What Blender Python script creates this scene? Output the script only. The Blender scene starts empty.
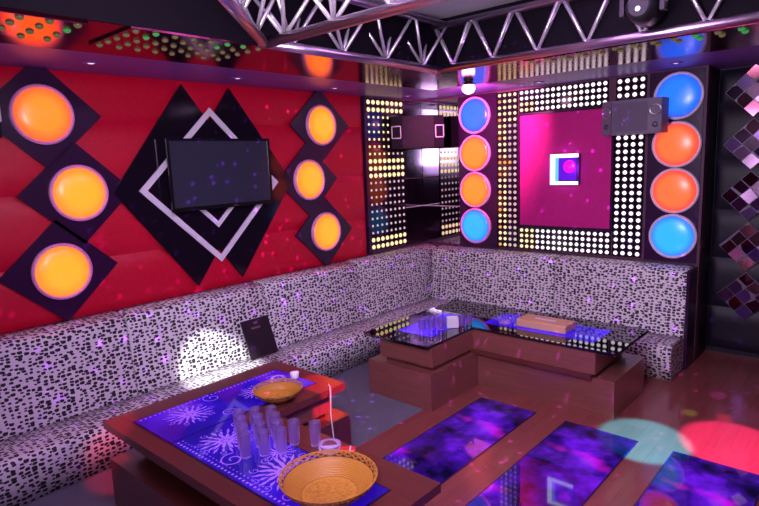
import bpy, math, random
from mathutils import Vector, Matrix
random.seed(7)
sc = bpy.context.scene
COL = sc.collection
pi = math.pi

# ------------------------------------------------------------------ mesh builder
class MB:
    def __init__(s):
        s.v = []; s.f = []; s.m = []; s.uv = []; s.sm = []
    def face(s, idx, m=0, uv=None, smooth=False):
        s.f.append(list(idx)); s.m.append(m); s.uv.append(uv); s.sm.append(smooth)
    def add(s, verts, faces, m=0, smooth=False):
        b = len(s.v); s.v += [tuple(p) for p in verts]
        for f in faces: s.face([b + i for i in f], m, None, smooth)
    def box(s, x0, y0, z0, x1, y1, z1, m=0, bev=0.0):
        if bev <= 0:
            s.add([(x0,y0,z0),(x1,y0,z0),(x1,y1,z0),(x0,y1,z0),(x0,y0,z1),(x1,y0,z1),(x1,y1,z1),(x0,y1,z1)],
                  [(0,3,2,1),(4,5,6,7),(0,1,5,4),(1,2,6,5),(2,3,7,6),(3,0,4,7)], m)
        else:
            b = bev
            prof = lambda e: [(x0+e,y0+b),(x0+b,y0+e),(x1-b,y0+e),(x1-e,y0+b),(x1-e,y1-b),(x1-b,y1-e),(x0+b,y1-e),(x0+e,y1-b)]
            inn = [(x0+b,y0+b)]*2+[(x1-b,y0+b)]*2+[(x1-b,y1-b)]*2+[(x0+b,y1-b)]*2
            rings = [[(p[0],p[1],z0) for p in inn], [(p[0],p[1],z0+b) for p in prof(0)], [(p[0],p[1],z1-b) for p in prof(0)], [(p[0],p[1],z1) for p in inn]]
            base = len(s.v)
            for r in rings: s.v += r
            for k in range(3):
                for i in range(8):
                    j = (i+1) % 8
                    s.face([base+k*8+i, base+k*8+j, base+(k+1)*8+j, base+(k+1)*8+i], m)
            s.face([base+i for i in (6,4,2,0)], m); s.face([base+24+i for i in (0,2,4,6)], m)
    def prism(s, poly, a, b, axis='z', m=0, smooth=False):
        # poly: list of 2D points (counter-clockwise), extruded along axis from a to b
        def P(p, t):
            if axis == 'z': return (p[0], p[1], t)
            if axis == 'x': return (t, p[0], p[1])
            return (p[0], t, p[1])
        n = len(poly); base = len(s.v)
        s.v += [P(p, a) for p in poly] + [P(p, b) for p in poly]
        for i in range(n):
            j = (i+1) % n
            s.face([base+i, base+j, base+n+j, base+n+i], m, None, smooth)
        s.face([base+i for i in reversed(range(n))], m); s.face([base+n+i for i in range(n)], m)
    def tube(s, pts, r, n=8, m=0, closed=False, taper=None):
        pts = [Vector(p) for p in pts]; base = len(s.v); N = len(pts)
        for i, p in enumerate(pts):
            if closed: d = pts[(i+1) % N] - pts[i-1]
            else: d = pts[min(i+1, N-1)] - pts[max(i-1, 0)]
            d.normalize()
            up = Vector((0,0,1)) if abs(d.z) < .95 else Vector((1,0,0))
            a = d.cross(up).normalized(); b = d.cross(a)
            rr = r if taper is None else taper[i]
            for k in range(n):
                t = 2*pi*k/n
                s.v.append(tuple(p + a*math.cos(t)*rr + b*math.sin(t)*rr))
        for i in range(N if closed else N-1):
            j = (i+1) % N
            for k in range(n):
                l = (k+1) % n
                s.face([base+i*n+k, base+i*n+l, base+j*n+l, base+j*n+k], m, None, True)
        if not closed:
            s.face([base+k for k in reversed(range(n))], m); s.face([base+(N-1)*n+k for k in range(n)], m)
    def lathe(s, prof, n=24, c=(0,0,0), m=0, axis='z', smooth=True, cap=True):
        # prof: list of (r, h)
        base = len(s.v)
        for r, h in prof:
            for k in range(n):
                t = 2*pi*k/n; x = r*math.cos(t); y = r*math.sin(t)
                if axis == 'z': p = (c[0]+x, c[1]+y, c[2]+h)
                elif axis == '-y': p = (c[0]+x, c[1]-h, c[2]+y)
                else: p = (c[0]+h, c[1]+x, c[2]+y)
                s.v.append(p)
        for i in range(len(prof)-1):
            for k in range(n):
                l = (k+1) % n
                s.face([base+i*n+k, base+i*n+l, base+(i+1)*n+l, base+(i+1)*n+k], m, None, smooth)
        if cap:
            if prof[0][0] > 1e-5: s.face([base+k for k in reversed(range(n))], m)
            if prof[-1][0] > 1e-5: s.face([base+(len(prof)-1)*n+k for k in range(n)], m, None, False)
    def build(s, name, mats, parent=None, loc=(0,0,0), world=True):
        me = bpy.data.meshes.new(name)
        off = Vector((0,0,0))
        if parent is not None and world: off = Vector(origin_of(parent))
        me.from_pydata([tuple(Vector(v) - off) for v in s.v], [], s.f)
        if not isinstance(mats, (list, tuple)): mats = [mats]
        for mm in mats: me.materials.append(mm)
        uvl = me.uv_layers.new(name='UVMap')
        for p, mi, uv, sm in zip(me.polygons, s.m, s.uv, s.sm):
            p.material_index = mi; p.use_smooth = sm
            n = p.normal
            for q, li in enumerate(p.loop_indices):
                if uv: uvl.data[li].uv = uv[q]; continue
                c = me.vertices[me.loops[li].vertex_index].co + off
                a = [abs(n.x), abs(n.y), abs(n.z)]; k = a.index(max(a))
                uvl.data[li].uv = (c.y, c.z) if k == 0 else ((c.x, c.z) if k == 1 else (c.x, c.y))
        o = bpy.data.objects.new(name, me); COL.objects.link(o)
        if parent is not None: o.parent = parent
        o.location = loc
        return o

def origin_of(o):
    p = Vector(o.location)
    while o.parent is not None:
        o = o.parent; p = p + Vector(o.location)
    return p

def thing(name, label, cat, loc=(0,0,0), rz=0.0, group=None):
    o = bpy.data.objects.new(name, None); COL.objects.link(o)
    o.empty_display_size = .1; o.location = loc; o.rotation_euler = (0,0,rz)
    o['label'] = label; o['category'] = cat
    if group: o['group'] = group
    return o
def tag(o, label, cat, group=None):
    o['label'] = label; o['category'] = cat
    if group: o['group'] = group
    return o
def struct(o):
    o['kind'] = 'structure'; return o
def copy_tree(o, parent=None):
    c = o.copy(); COL.objects.link(c)
    if parent is not None: c.parent = parent
    for ch in list(o.children): copy_tree(ch, c)
    return c

# ------------------------------------------------------------------ materials
def mat(name, col, rough=.5, metal=0.0, emit=None, es=0.0, **kw):
    m = bpy.data.materials.new(name); m.use_nodes = True
    b = m.node_tree.nodes['Principled BSDF']
    b.inputs['Base Color'].default_value = (*col, 1)
    b.inputs['Roughness'].default_value = rough; b.inputs['Metallic'].default_value = metal
    if emit: b.inputs['Emission Color'].default_value = (*emit, 1); b.inputs['Emission Strength'].default_value = es
    for k, v in kw.items(): b.inputs[k.replace('_', ' ')].default_value = v
    return m
def nodes(m):
    return m.node_tree.nodes, m.node_tree.links, m.node_tree.nodes['Principled BSDF']
def ramp(N, stops, interp='LINEAR'):
    r = N.new('ShaderNodeValToRGB'); cr = r.color_ramp; cr.interpolation = interp
    while len(cr.elements) < len(stops): cr.elements.new(.5)
    for e, (p, c) in zip(cr.elements, stops): e.position = p; e.color = (*c, 1)
    return r

def fabric_mat():
    m = mat('pebble_fabric', (.7,.68,.72), .55); N, L, b = nodes(m)
    uv = N.new('ShaderNodeTexCoord'); no = N.new('ShaderNodeTexNoise'); no.inputs['Scale'].default_value = 24; no.inputs['Detail'].default_value = 1
    L.new(uv.outputs['UV'], no.inputs['Vector'])
    sub = N.new('ShaderNodeVectorMath'); sub.operation = 'SUBTRACT'; sub.inputs[1].default_value = (.5,.5,.5); L.new(no.outputs['Color'], sub.inputs[0])
    scl = N.new('ShaderNodeVectorMath'); scl.operation = 'SCALE'; scl.inputs['Scale'].default_value = .020; L.new(sub.outputs[0], scl.inputs[0])
    ad = N.new('ShaderNodeVectorMath'); ad.operation = 'ADD'; L.new(uv.outputs['UV'], ad.inputs[0]); L.new(scl.outputs[0], ad.inputs[1])
    mp = N.new('ShaderNodeMapping'); mp.inputs['Scale'].default_value = (1/.042, 1/.0285, 1); L.new(ad.outputs[0], mp.inputs['Vector'])
    vo = N.new('ShaderNodeTexVoronoi'); vo.voronoi_dimensions = '2D'; vo.distance = 'MINKOWSKI'; vo.inputs['Exponent'].default_value = 3.0
    vo.inputs['Scale'].default_value = 1; vo.inputs['Randomness'].default_value = .62; L.new(mp.outputs['Vector'], vo.inputs['Vector'])
    sep = N.new('ShaderNodeSeparateColor'); L.new(vo.outputs['Color'], sep.inputs['Color'])
    ma = N.new('ShaderNodeMath'); ma.operation = 'MULTIPLY_ADD'; ma.inputs[1].default_value = .20; L.new(sep.outputs['Red'], ma.inputs[0]); L.new(vo.outputs['Distance'], ma.inputs[2])
    r = ramp(N, [(0,(.012,.010,.016)), (.405,(.012,.010,.016)), (.44,(.80,.77,.81)), (1,(.80,.77,.81))])
    L.new(ma.outputs[0], r.inputs['Fac']); L.new(r.outputs['Color'], b.inputs['Base Color'])
    return m

def wood_mat(name, c1, c2, rough, scale=(1,14,14), coat=0.4):
    m = mat(name, c1, rough, Coat_Weight=coat, Coat_Roughness=.12); N, L, b = nodes(m)
    tc = N.new('ShaderNodeTexCoord'); mp = N.new('ShaderNodeMapping'); mp.inputs['Scale'].default_value = scale
    no = N.new('ShaderNodeTexNoise'); no.inputs['Scale'].default_value = 3; no.inputs['Detail'].default_value = 5
    L.new(tc.outputs['Object'], mp.inputs['Vector']); L.new(mp.outputs['Vector'], no.inputs['Vector'])
    r = ramp(N, [(.3,c1), (.7,c2)]); L.new(no.outputs['Fac'], r.inputs['Fac']); L.new(r.outputs['Color'], b.inputs['Base Color'])
    return m

def plank_floor():
    m = mat('floor_planks', (.3,.12,.07), .22, Coat_Weight=.3, Coat_Roughness=.1); N, L, b = nodes(m)
    tc = N.new('ShaderNodeTexCoord'); mp = N.new('ShaderNodeMapping'); mp.inputs['Rotation'].default_value = (0,0,pi/2)
    br = N.new('ShaderNodeTexBrick'); br.inputs['Scale'].default_value = 1; br.inputs['Brick Width'].default_value = 1.2; br.inputs['Row Height'].default_value = .14
    br.inputs['Mortar Size'].default_value = .0015
    br.inputs['Color1'].default_value = (.27,.070,.062,1); br.inputs['Color2'].default_value = (.32,.085,.075,1); br.inputs['Mortar'].default_value = (.2,.07,.04,1)
    L.new(tc.outputs['Object'], mp.inputs['Vector']); L.new(mp.outputs['Vector'], br.inputs['Vector'])
    mp2 = N.new('ShaderNodeMapping'); mp2.inputs['Scale'].default_value = (25,1.5,1); no = N.new('ShaderNodeTexNoise'); no.inputs['Scale'].default_value = 2; no.inputs['Detail'].default_value = 4
    L.new(tc.outputs['Object'], mp2.inputs['Vector']); L.new(mp2.outputs['Vector'], no.inputs['Vector'])
    mx = N.new('ShaderNodeMixRGB'); mx.blend_type = 'MULTIPLY'; mx.inputs['Fac'].default_value = .35
    L.new(br.outputs['Color'], mx.inputs['Color1']); L.new(no.outputs['Fac'], mx.inputs['Color2']); L.new(mx.outputs['Color'], b.inputs['Base Color'])
    return m

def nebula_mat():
    m = mat('floor_glass_reflection_glow', (.005,.004,.02), .04, IOR=1.6); N, L, b = nodes(m)  # violet emission stands in for the lit ceiling mirrored in black glass
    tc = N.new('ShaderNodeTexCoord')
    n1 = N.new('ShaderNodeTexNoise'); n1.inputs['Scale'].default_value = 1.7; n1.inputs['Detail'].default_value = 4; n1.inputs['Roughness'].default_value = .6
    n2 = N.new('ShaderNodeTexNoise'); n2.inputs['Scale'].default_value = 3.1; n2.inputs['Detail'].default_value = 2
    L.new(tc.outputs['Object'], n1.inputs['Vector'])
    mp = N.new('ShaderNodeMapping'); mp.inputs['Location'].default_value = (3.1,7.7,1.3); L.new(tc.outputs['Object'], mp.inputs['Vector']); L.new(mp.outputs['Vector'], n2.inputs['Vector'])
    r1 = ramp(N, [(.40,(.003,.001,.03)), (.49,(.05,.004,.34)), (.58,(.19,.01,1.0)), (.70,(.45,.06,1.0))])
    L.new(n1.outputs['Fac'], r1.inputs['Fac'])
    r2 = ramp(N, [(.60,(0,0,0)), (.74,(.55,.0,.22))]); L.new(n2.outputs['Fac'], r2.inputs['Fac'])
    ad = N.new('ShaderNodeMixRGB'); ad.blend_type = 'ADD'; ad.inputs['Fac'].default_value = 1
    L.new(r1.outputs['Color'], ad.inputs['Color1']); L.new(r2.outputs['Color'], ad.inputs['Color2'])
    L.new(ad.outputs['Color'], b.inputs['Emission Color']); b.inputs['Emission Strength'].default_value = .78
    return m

def blue_glass_mat(name, strength):
    m = mat(name, (.01,.01,.05), .05, IOR=1.5); N, L, b = nodes(m)
    tc = N.new('ShaderNodeTexCoord'); n1 = N.new('ShaderNodeTexNoise'); n1.inputs['Scale'].default_value = 2.2; n1.inputs['Detail'].default_value = 3
    L.new(tc.outputs['Object'], n1.inputs['Vector'])
    r = ramp(N, [(.35,(.018,.002,.42)), (.55,(.05,.006,.85)), (.72,(.16,.05,1.0))]); L.new(n1.outputs['Fac'], r.inputs['Fac'])
    L.new(r.outputs['Color'], b.inputs['Emission Color']); b.inputs['Emission Strength'].default_value = strength
    return m

def wicker_mat():
    m = mat('wicker', (.72,.36,.06), .32); N, L, b = nodes(m)
    tc = N.new('ShaderNodeTexCoord'); w = N.new('ShaderNodeTexWave'); w.inputs['Scale'].default_value = 60; w.inputs['Distortion'].default_value = 3; w.bands_direction = 'Z'
    L.new(tc.outputs['Object'], w.inputs['Vector'])
    r = ramp(N, [(0,(.40,.17,.02)), (1,(.64,.31,.05))]); L.new(w.outputs['Fac'], r.inputs['Fac']); L.new(r.outputs['Color'], b.inputs['Base Color'])
    bp = N.new('ShaderNodeBump'); bp.inputs['Strength'].default_value = .4; bp.inputs['Distance'].default_value = .004
    L.new(w.outputs['Fac'], bp.inputs['Height']); L.new(bp.outputs['Normal'], b.inputs['Normal'])
    return m

def noisy(name, c1, c2, rough, scale=40, bump=0, **kw):
    m = mat(name, c1, rough, **kw); N, L, b = nodes(m)
    tc = N.new('ShaderNodeTexCoord'); n1 = N.new('ShaderNodeTexNoise'); n1.inputs['Scale'].default_value = scale; n1.inputs['Detail'].default_value = 3
    L.new(tc.outputs['Object'], n1.inputs['Vector']); r = ramp(N, [(.3,c1), (.7,c2)]); L.new(n1.outputs['Fac'], r.inputs['Fac']); L.new(r.outputs['Color'], b.inputs['Base Color'])
    if bump:
        bp = N.new('ShaderNodeBump'); bp.inputs['Strength'].default_value = bump; bp.inputs['Distance'].default_value = .01
        L.new(n1.outputs['Fac'], bp.inputs['Height']); L.new(bp.outputs['Normal'], b.inputs['Normal'])
    return m

M = {}
M['fabric'] = fabric_mat()
M['floor'] = plank_floor()
M['carpet'] = noisy('grey_carpet', (.10,.10,.14), (.17,.16,.21), .9, 220, .3)
M['mahogany'] = wood_mat('mahogany', (.10,.022,.018), (.135,.032,.024), .35)
M['plinth'] = wood_mat('plinth_wood', (.20,.062,.052), (.25,.080,.066), .3)
M['red_leather'] = noisy('red_leather', (.58,.0015,.026), (.66,.002,.034), .42, 30, .05)
M['black_leather'] = noisy('black_leather', (.007,.005,.014), (.012,.009,.020), .45, 30, .05, Specular_IOR_Level=.3)
M['gloss_black'] = mat('gloss_black', (.010,.006,.014), .10)
M['violet_board'] = mat('violet_board', (.030,.006,.040), .25)
M['stripe'] = mat('white_stripe', (.86,.80,.92), .35)
M['soffit'] = noisy('soffit_paint', (.19,.065,.38), (.22,.08,.42), .40, 3)
M['mirror_ceiling'] = mat('dark_mirror_ceiling', (.27,.042,.125), .14, .95)
M['fascia'] = mat('dark_fascia', (.005,.003,.007), .7, Specular_IOR_Level=.1)
M['ceiling'] = noisy('ceiling_paint', (.60,.56,.64), (.66,.62,.70), .6, 2)
M['wall_dark'] = mat('dark_wall_paint', (.10,.03,.07), .6)
M['mirror'] = mat('smoked_mirror', (.62,.55,.66), .02, 1.0)
M['mirror_dark'] = mat('dark_smoked_mirror', (.22,.19,.25), .08, 1.0)
M['seam'] = mat('mirror_seam', (.7,.68,.72), .3, .6)
M['rim'] = mat('pink_lit_rim', (.85,.35,.70), .3)  # whitish rim, pink of the lamp light put into its colour
M['rim_white'] = mat('pale_rim', (.85,.70,.85), .3)
M['screen'] = mat('screen_glass', (.040,.042,.070), .14, IOR=1.7)
M['tv'] = mat('television_plastic', (.008,.008,.010), .2)
M['black'] = mat('black_plastic', (.012,.011,.014), .35)
M['speaker'] = mat('speaker_cabinet', (.16,.12,.20), .4)
M['speaker_dark'] = mat('dark_speaker_cabinet', (.010,.005,.012), .6, Specular_IOR_Level=.2)
M['grille'] = mat('speaker_grille', (.12,.09,.15), .6)
M['chrome'] = mat('truss_aluminium', (.86,.84,.88), .32, .75)
M['truss_tube'] = mat('truss_tube', (.60,.46,.62), .30, 1.0)
M['steel'] = mat('steel', (.6,.6,.62), .3, 1.0)
M['glass'] = mat('clear_glass', (.80,.58,1.0), .01, Alpha=.09, IOR=1.6)
def _edge_glass(m):
    N, L, b = nodes(m); fr = N.new('ShaderNodeFresnel'); fr.inputs['IOR'].default_value = 1.5     # glass reflects more at its rims
    mr = N.new('ShaderNodeMapRange'); mr.inputs['From Min'].default_value = .05; mr.inputs['From Max'].default_value = .55; mr.inputs['To Min'].default_value = .025; mr.inputs['To Max'].default_value = .75
    L.new(fr.outputs['Fac'], mr.inputs['Value']); L.new(mr.outputs['Result'], b.inputs['Alpha'])
_edge_glass(M['glass'])
M['magenta'] = noisy('magenta_velvet', (.58,.004,.22), (.64,.006,.25), .75, 20)
M['box_black'] = mat('light_box_body', (.05,.01,.10), .3)
M['white_plastic'] = mat('white_plastic', (.8,.78,.82), .4)
M['tissue_box'] = mat('beige_box', (.72,.40,.22), .45)
M['red_light_tone'] = mat('red_light_tone', (.75,.02,.05), .3)
M['wicker'] = wicker_mat()
M['table_glass'] = mat('black_table_glass', (.006,.004,.012), .03, IOR=2.2)
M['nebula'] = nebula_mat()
M['blue'] = blue_glass_mat('blue_lit_glass', .72)
M['violet'] = blue_glass_mat('violet_lit_glass', .95)
M['floral'] = mat('floral_print', (.2,.1,.3), .1, emit=(.27,.085,.95), es=.8)
M['edge'] = mat('panel_edge', (.03,.01,.08), .15)
M['menu'] = mat('menu_board', (.020,.012,.022), .35)
M['menu_ink'] = mat('menu_ink', (.16,.09,.10), .4)
def emitter(name, col, s, sampling=True):
    m = mat(name, (.02,.02,.02), .25, emit=col, es=s)
    if not sampling: m.cycles.emission_sampling = 'NONE'
    return m
M['led_white'] = emitter('white_bulb', (1,.86,.95), 1.5, False)
M['led_warm'] = emitter('warm_bulb', (1,.72,.38), 1.4, False)
M['led_orange'] = emitter('orange_bulb', (1,.42,.10), 1.0, False)
M['led_pink'] = emitter('rosy_bulb', (.95,.62,.70), .75, False)
M['led_olive'] = emitter('olive_bulb', (.30,.24,.08), .35, False)
M['led_green'] = emitter('green_bulb', (.06,.50,.10), .5, False)
def lamp_mat(name, c0, c1, st, r):
    m = emitter(name, c0, st); N, L, b = nodes(m)      # the bulb sits behind the middle of the dome
    tc = N.new('ShaderNodeTexCoord'); ln = N.new('ShaderNodeVectorMath'); ln.operation = 'LENGTH'; L.new(tc.outputs['Object'], ln.inputs[0])
    rp = ramp(N, [(0,c0), (r*.72,c0), (r*1.02,c1)]); L.new(ln.outputs['Value'], rp.inputs['Fac']); L.new(rp.outputs['Color'], b.inputs['Emission Color'])
    return m
M['lamp_orange'] = lamp_mat('orange_lamp', (1,.125,.010), (1,.045,.012), 2.6, .215)
M['lamp_yellow'] = lamp_mat('amber_lamp', (1,.185,.010), (1,.10,.012), 2.6, .215)
M['lamp_red'] = lamp_mat('coral_lamp', (1,.080,.020), (1,.016,.022), 2.4, .215)
M['lamp_blue'] = lamp_mat('blue_lamp', (.010,.13,1.0), (.012,.06,.9), 1.7, .215)
M['lamp_cyan'] = lamp_mat('cyan_lamp', (.02,.36,1.0), (.03,.10,.9), 1.4, .215)
M['tube_white'] = emitter('white_tube', (.95,.90,1.0), 2.2)
M['tube_cyan'] = emitter('cyan_tube', (.15,.75,.95), .9)
M['screen_violet'] = emitter('violet_screen', (.14,.0,.95), .8)
M['reflection_magenta'] = emitter('magenta_reflection_glow', (1.0,.0,.85), .9)
M['down'] = emitter('downlight_glow', (1,.62,.80), 1.6)
M['pink_lens'] = emitter('pink_lens', (1,.45,.80), 9)
M['cool_lens'] = emitter('cool_lens', (.55,.75,1), 3)

# ------------------------------------------------------------------ the room shell
HS = 2.918            # underside of the lowered ceiling band
HC = 3.36             # raised ceiling
XR, YN = 6.4, -8.0
b = MB(); b.box(1.9, YN, -.1, XR, .55, 0); struct(b.build('floor', M['floor']))
b = MB(); b.box(-.1, YN, -.1, 1.9, .1, 0.0); struct(b.build('floor_carpet', M['carpet']))
b = MB(); b.box(-.12, YN, 0, 0, .12, 3.65); wall_left = struct(b.build('wall_left', M['wall_dark']))
b = MB(); b.box(0, 0, 0, 3.42, .12, 3.65); struct(b.build('wall_back', M['wall_dark']))
b = MB(); b.box(3.42, .47, 0, XR, .6, 3.65); b.box(3.30, .12, 0, 3.42, .6, 3.65)
wall_recess = struct(b.build('wall_recess', M['black_leather']))
b = MB(); b.box(XR, YN, 0, XR+.12, .6, 3.65); struct(b.build('wall_right', M['wall_dark']))
b = MB(); b.box(-.12, YN-.12, 0, XR+.12, YN, 3.65); struct(b.build('wall_near', M['wall_dark']))
HX0, HX1, HY0, HY1 = 1.65, 5.5, -6.4, -1.90      # hole of the raised ceiling
b = MB(); b.box(HX0-.05, HY0-.05, HC, HX1+.05, HY1+.05, HC+.1); struct(b.build('ceiling', M['ceiling']))
# lowered band: painted strip along the walls, mirror panels further in, dark fascia towards the raised part
b = MB()
b.box(0, YN, HS, .80, 0, HC+.1); b.box(.80, -.82, HS, 3.42, 0, HC+.1); b.box(3.42, -.82, HS, XR, .47, HC+.1)
struct(b.build('ceiling_band', M['soffit']))
b = MB()
b.box(.80, YN, HS, HX0-.02, -.82, HC+.1); b.box(HX0-.02, HY1+.02, HS, XR, -.82, HC+.1)
b.box(HX1+.02, YN, HS, XR, HY1+.02, HC+.1); b.box(HX0-.02, YN, HS, HX1+.02, HY0-.02, HC+.1)
struct(b.build('ceiling_mirror_band', M['mirror_ceiling']))
b = MB()
b.box(HX0-.02, HY0, HS, HX0, HY1, HC); b.box(HX0-.02, HY1, HS, HX1+.02, HY1+.02, HC)
b.box(HX1, HY0, HS, HX1+.02, HY1, HC); b.box(HX0-.02, HY0-.02, HS, HX1+.02, HY0, HC)
struct(b.build('trim_1', M['fascia']))

# red padded upholstery on the left wall (children of the wall)
def pillow(x0, ya, yb, za, zb, depth, ny, nz, axis='x', sgn=1):
    mb = MB(); 
    for i in range(ny+1):
        for k in range(nz+1):
            u = i/ny; w = k/nz
            prof = (1-abs(2*w-1)**3.2)*(1-abs(2*u-1)**14)
            d = x0 + sgn*(.006 + depth*prof)
            if axis == 'x': mb.v.append((d, ya+(yb-ya)*u, za+(zb-za)*w))
            else: mb.v.append((ya+(yb-ya)*u, d, za+(zb-za)*w))
    for i in range(ny):
        for k in range(nz):
            a = i*(nz+1)+k
            f = [a, a+nz+1, a+nz+2, a+1]
            mb.face(f, 0, None, True)
    return mb
for za, zb in ((1.004,1.45),(1.45,1.99),(1.99,2.55),(2.55,2.916)):
    for ya, yb in ((-7.6,-6.0),(-6.0,-4.60),(-4.60,-3.52),(-3.52,-1.90),(-1.90,-1.17)):
        pillow(0, ya, yb, za, zb, .035, 40, 14).build('upholstered_pad', M['red_leather'], wall_left)
# black padded leather on the recessed wall
for za, zb in ((.05,.50),(.50,1.02),(1.02,1.52),(1.52,2.03),(2.03,2.55),(2.55,2.91)):
    for xa, xb in ((3.425,4.05),(4.05,5.2),(5.2,6.39)):
        pillow(.47, xa, xb, za, zb, .035, 30, 12, 'y', -1).build('upholstered_pad', M['black_leather'], wall_recess)

# ------------------------------------------------------------------ double diamond board with the television
def diamond(cy, cz, hw, hh): return [(cy-hw,cz),(cy,cz-hh),(cy+hw,cz),(cy,cz+hh)]
t = thing('diamond_wall_board', 'large glossy black double diamond board on the red wall behind the television', 'wall panel', (.045,-3.27,1.06))
b = MB()
# outline of two overlapping diamonds
c1, c2, hw, hh, cz = -3.52, -3.035, .69, .905, 1.972
ym = (c1+c2)/2; zz = hh*(1-(ym-c1)/hw)
b.prism([(c1-hw,cz),(c1,cz-hh),(ym,cz-zz),(c2,cz-hh),(c2+hw,cz),(c2,cz+hh),(ym,cz+zz),(c1,cz+hh)], .045, .068, 'x')
b.build('board', M['gloss_black'], t)
def dia_ring(cy, cz, hw, hh, wd, x0, x1):
    mb = MB(); o = diamond(cy,cz,hw,hh); k = 1-wd*1.41/min(hw,hh); i = diamond(cy,cz,hw*k,hh*k)
    for a in range(4):
        e = (a+1) % 4
        mb.prism([o[a],o[e],i[e],i[a]], x0, x1, 'x')
    return mb
dia_ring(-3.265,1.972,.735,.715,.050,.0685,.080).build('white_stripe', M['stripe'], t)
dia_ring(-3.265,1.972,.40,.385,.040,.0685,.078).build('white_stripe', M['stripe'], t)

t = thing('television', 'wide flat black television hanging on the double diamond board', 'television', (.07,-3.12,1.76))
y0, y1, z0, z1 = -3.765, -2.68, 1.772, 2.405
b = MB(); b.box(.0685,-3.38,1.87,.115,-3.13,2.07); b.build('wall_bracket', M['black'], t)
b = MB(); b.box(.115,y0+.02,z0+.02,.15,y1-.02,z1-.02, bev=.008); b.build('back_cover', M['tv'], t)
b = MB()
for (a,c,e,f) in ((y0,z0,y1,z0+.035),(y0,z1-.022,y1,z1),(y0,z0+.035,y0+.024,z1-.022),(y1-.024,z0+.035,y1,z1-.022)): b.box(.15,a,c,.168,e,f)
b.build('bezel', M['tv'], t)
b = MB(); b.box(.15,y0+.024,z0+.035,.160,y1-.024,z1-.022); b.build('screen', M['screen'], t)
b = MB(); b.box(.168,-3.15,z0+.012,.170,-3.09,z0+.02); b.build('badge', M['steel'], t)

# ------------------------------------------------------------------ round wall lamps (built facing -y, origin on the wall)
def round_lamp(label, cat, dome, rim, loc, rz, group, board=False, r=.206):
    t = thing('round_wall_lamp', label, cat, loc, rz, group)
    if board:
        b = MB(); b.prism([(-.43,0),(0,-.40),(.43,0),(0,.40)], -.035, -.062, 'y'); b.build('diamond_board', M['violet_board'], t, world=False)
    y = .062 if board else .022
    b = MB(); b.lathe([(r+.012,y),(r+.014,y+.018),(r+.006,y+.03),(r-.008,y+.03),(r-.012,y+.012)], 40, axis='-y', cap=False); b.build('rim', rim, t, world=False)
    b = MB(); n = 7
    b.lathe([(r-.008,y+.004)]+[((r-.012)*math.cos(k/n*pi/2), y+.012+.045*math.sin(k/n*pi/2)) for k in range(n)]+[(.002,y+.057)], 40, axis='-y'); b.build('glowing_dome', dome, t, world=False)
    return t
G = 'round lamps on the red wall'
L6 = [(-4.635,2.585,'lamp_orange','orange round lamp on a dark diamond board, topmost by the left edge'),
      (-4.44,1.985,'lamp_yellow','amber round lamp on a dark diamond, middle of the three left of the television'),
      (-4.635,1.385,'lamp_yellow','amber round lamp just above the sofa back, lowest of the left three'),
      (-1.80,2.565,'lamp_yellow','amber round lamp highest of the three right of the television'),
      (-2.02,1.970,'lamp_yellow','amber round lamp closest to the right edge of the television, middle of three'),
      (-1.81,1.370,'lamp_yellow','amber round lamp lowest of the three between television and bulb panel')]
for y, z, m_, lab in L6:
    d = .09; y += (-6.263-y)*d/4.798; z += (2.142-z)*d/4.798      # stands proud of the wall
    round_lamp(lab, 'lamp', M[m_], M['rim'], (0,y,z), pi/2, G, True)
for xc, side in ((.825,'left'),(3.162,'right')):
    xa, xb = (.615,1.165) if side == 'left' else (2.905,3.395)
    b = MB(); b.box(xa,-.022,1.02,xb,-.002,2.905)
    tag(b.build('lamp_board', M['violet_board']), 'tall dark board carrying four round lamps, at the %s of the magenta panel' % side, 'wall panel', 'lamp boards on the back wall')
    for z, m_, lab in ((2.66,'lamp_blue','blue round lamp at the top of the %s lamp column'),(2.195,'lamp_red','upper coral orange round lamp of the %s lamp column'),
                       (1.74,'lamp_red','lower coral orange round lamp of the %s lamp column'),(1.283,'lamp_cyan','cyan blue round lamp at the foot of the %s lamp column')):
        if side == 'left' and m_ == 'lamp_red': m_ = 'lamp_orange'
        round_lamp(lab % side, 'lamp', M[m_], M['rim_white'] if side == 'right' else M['rim'], (xc+(4.8-xc)*.008,0,z), 0, 'round lamps on the back wall', r=.213)

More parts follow.
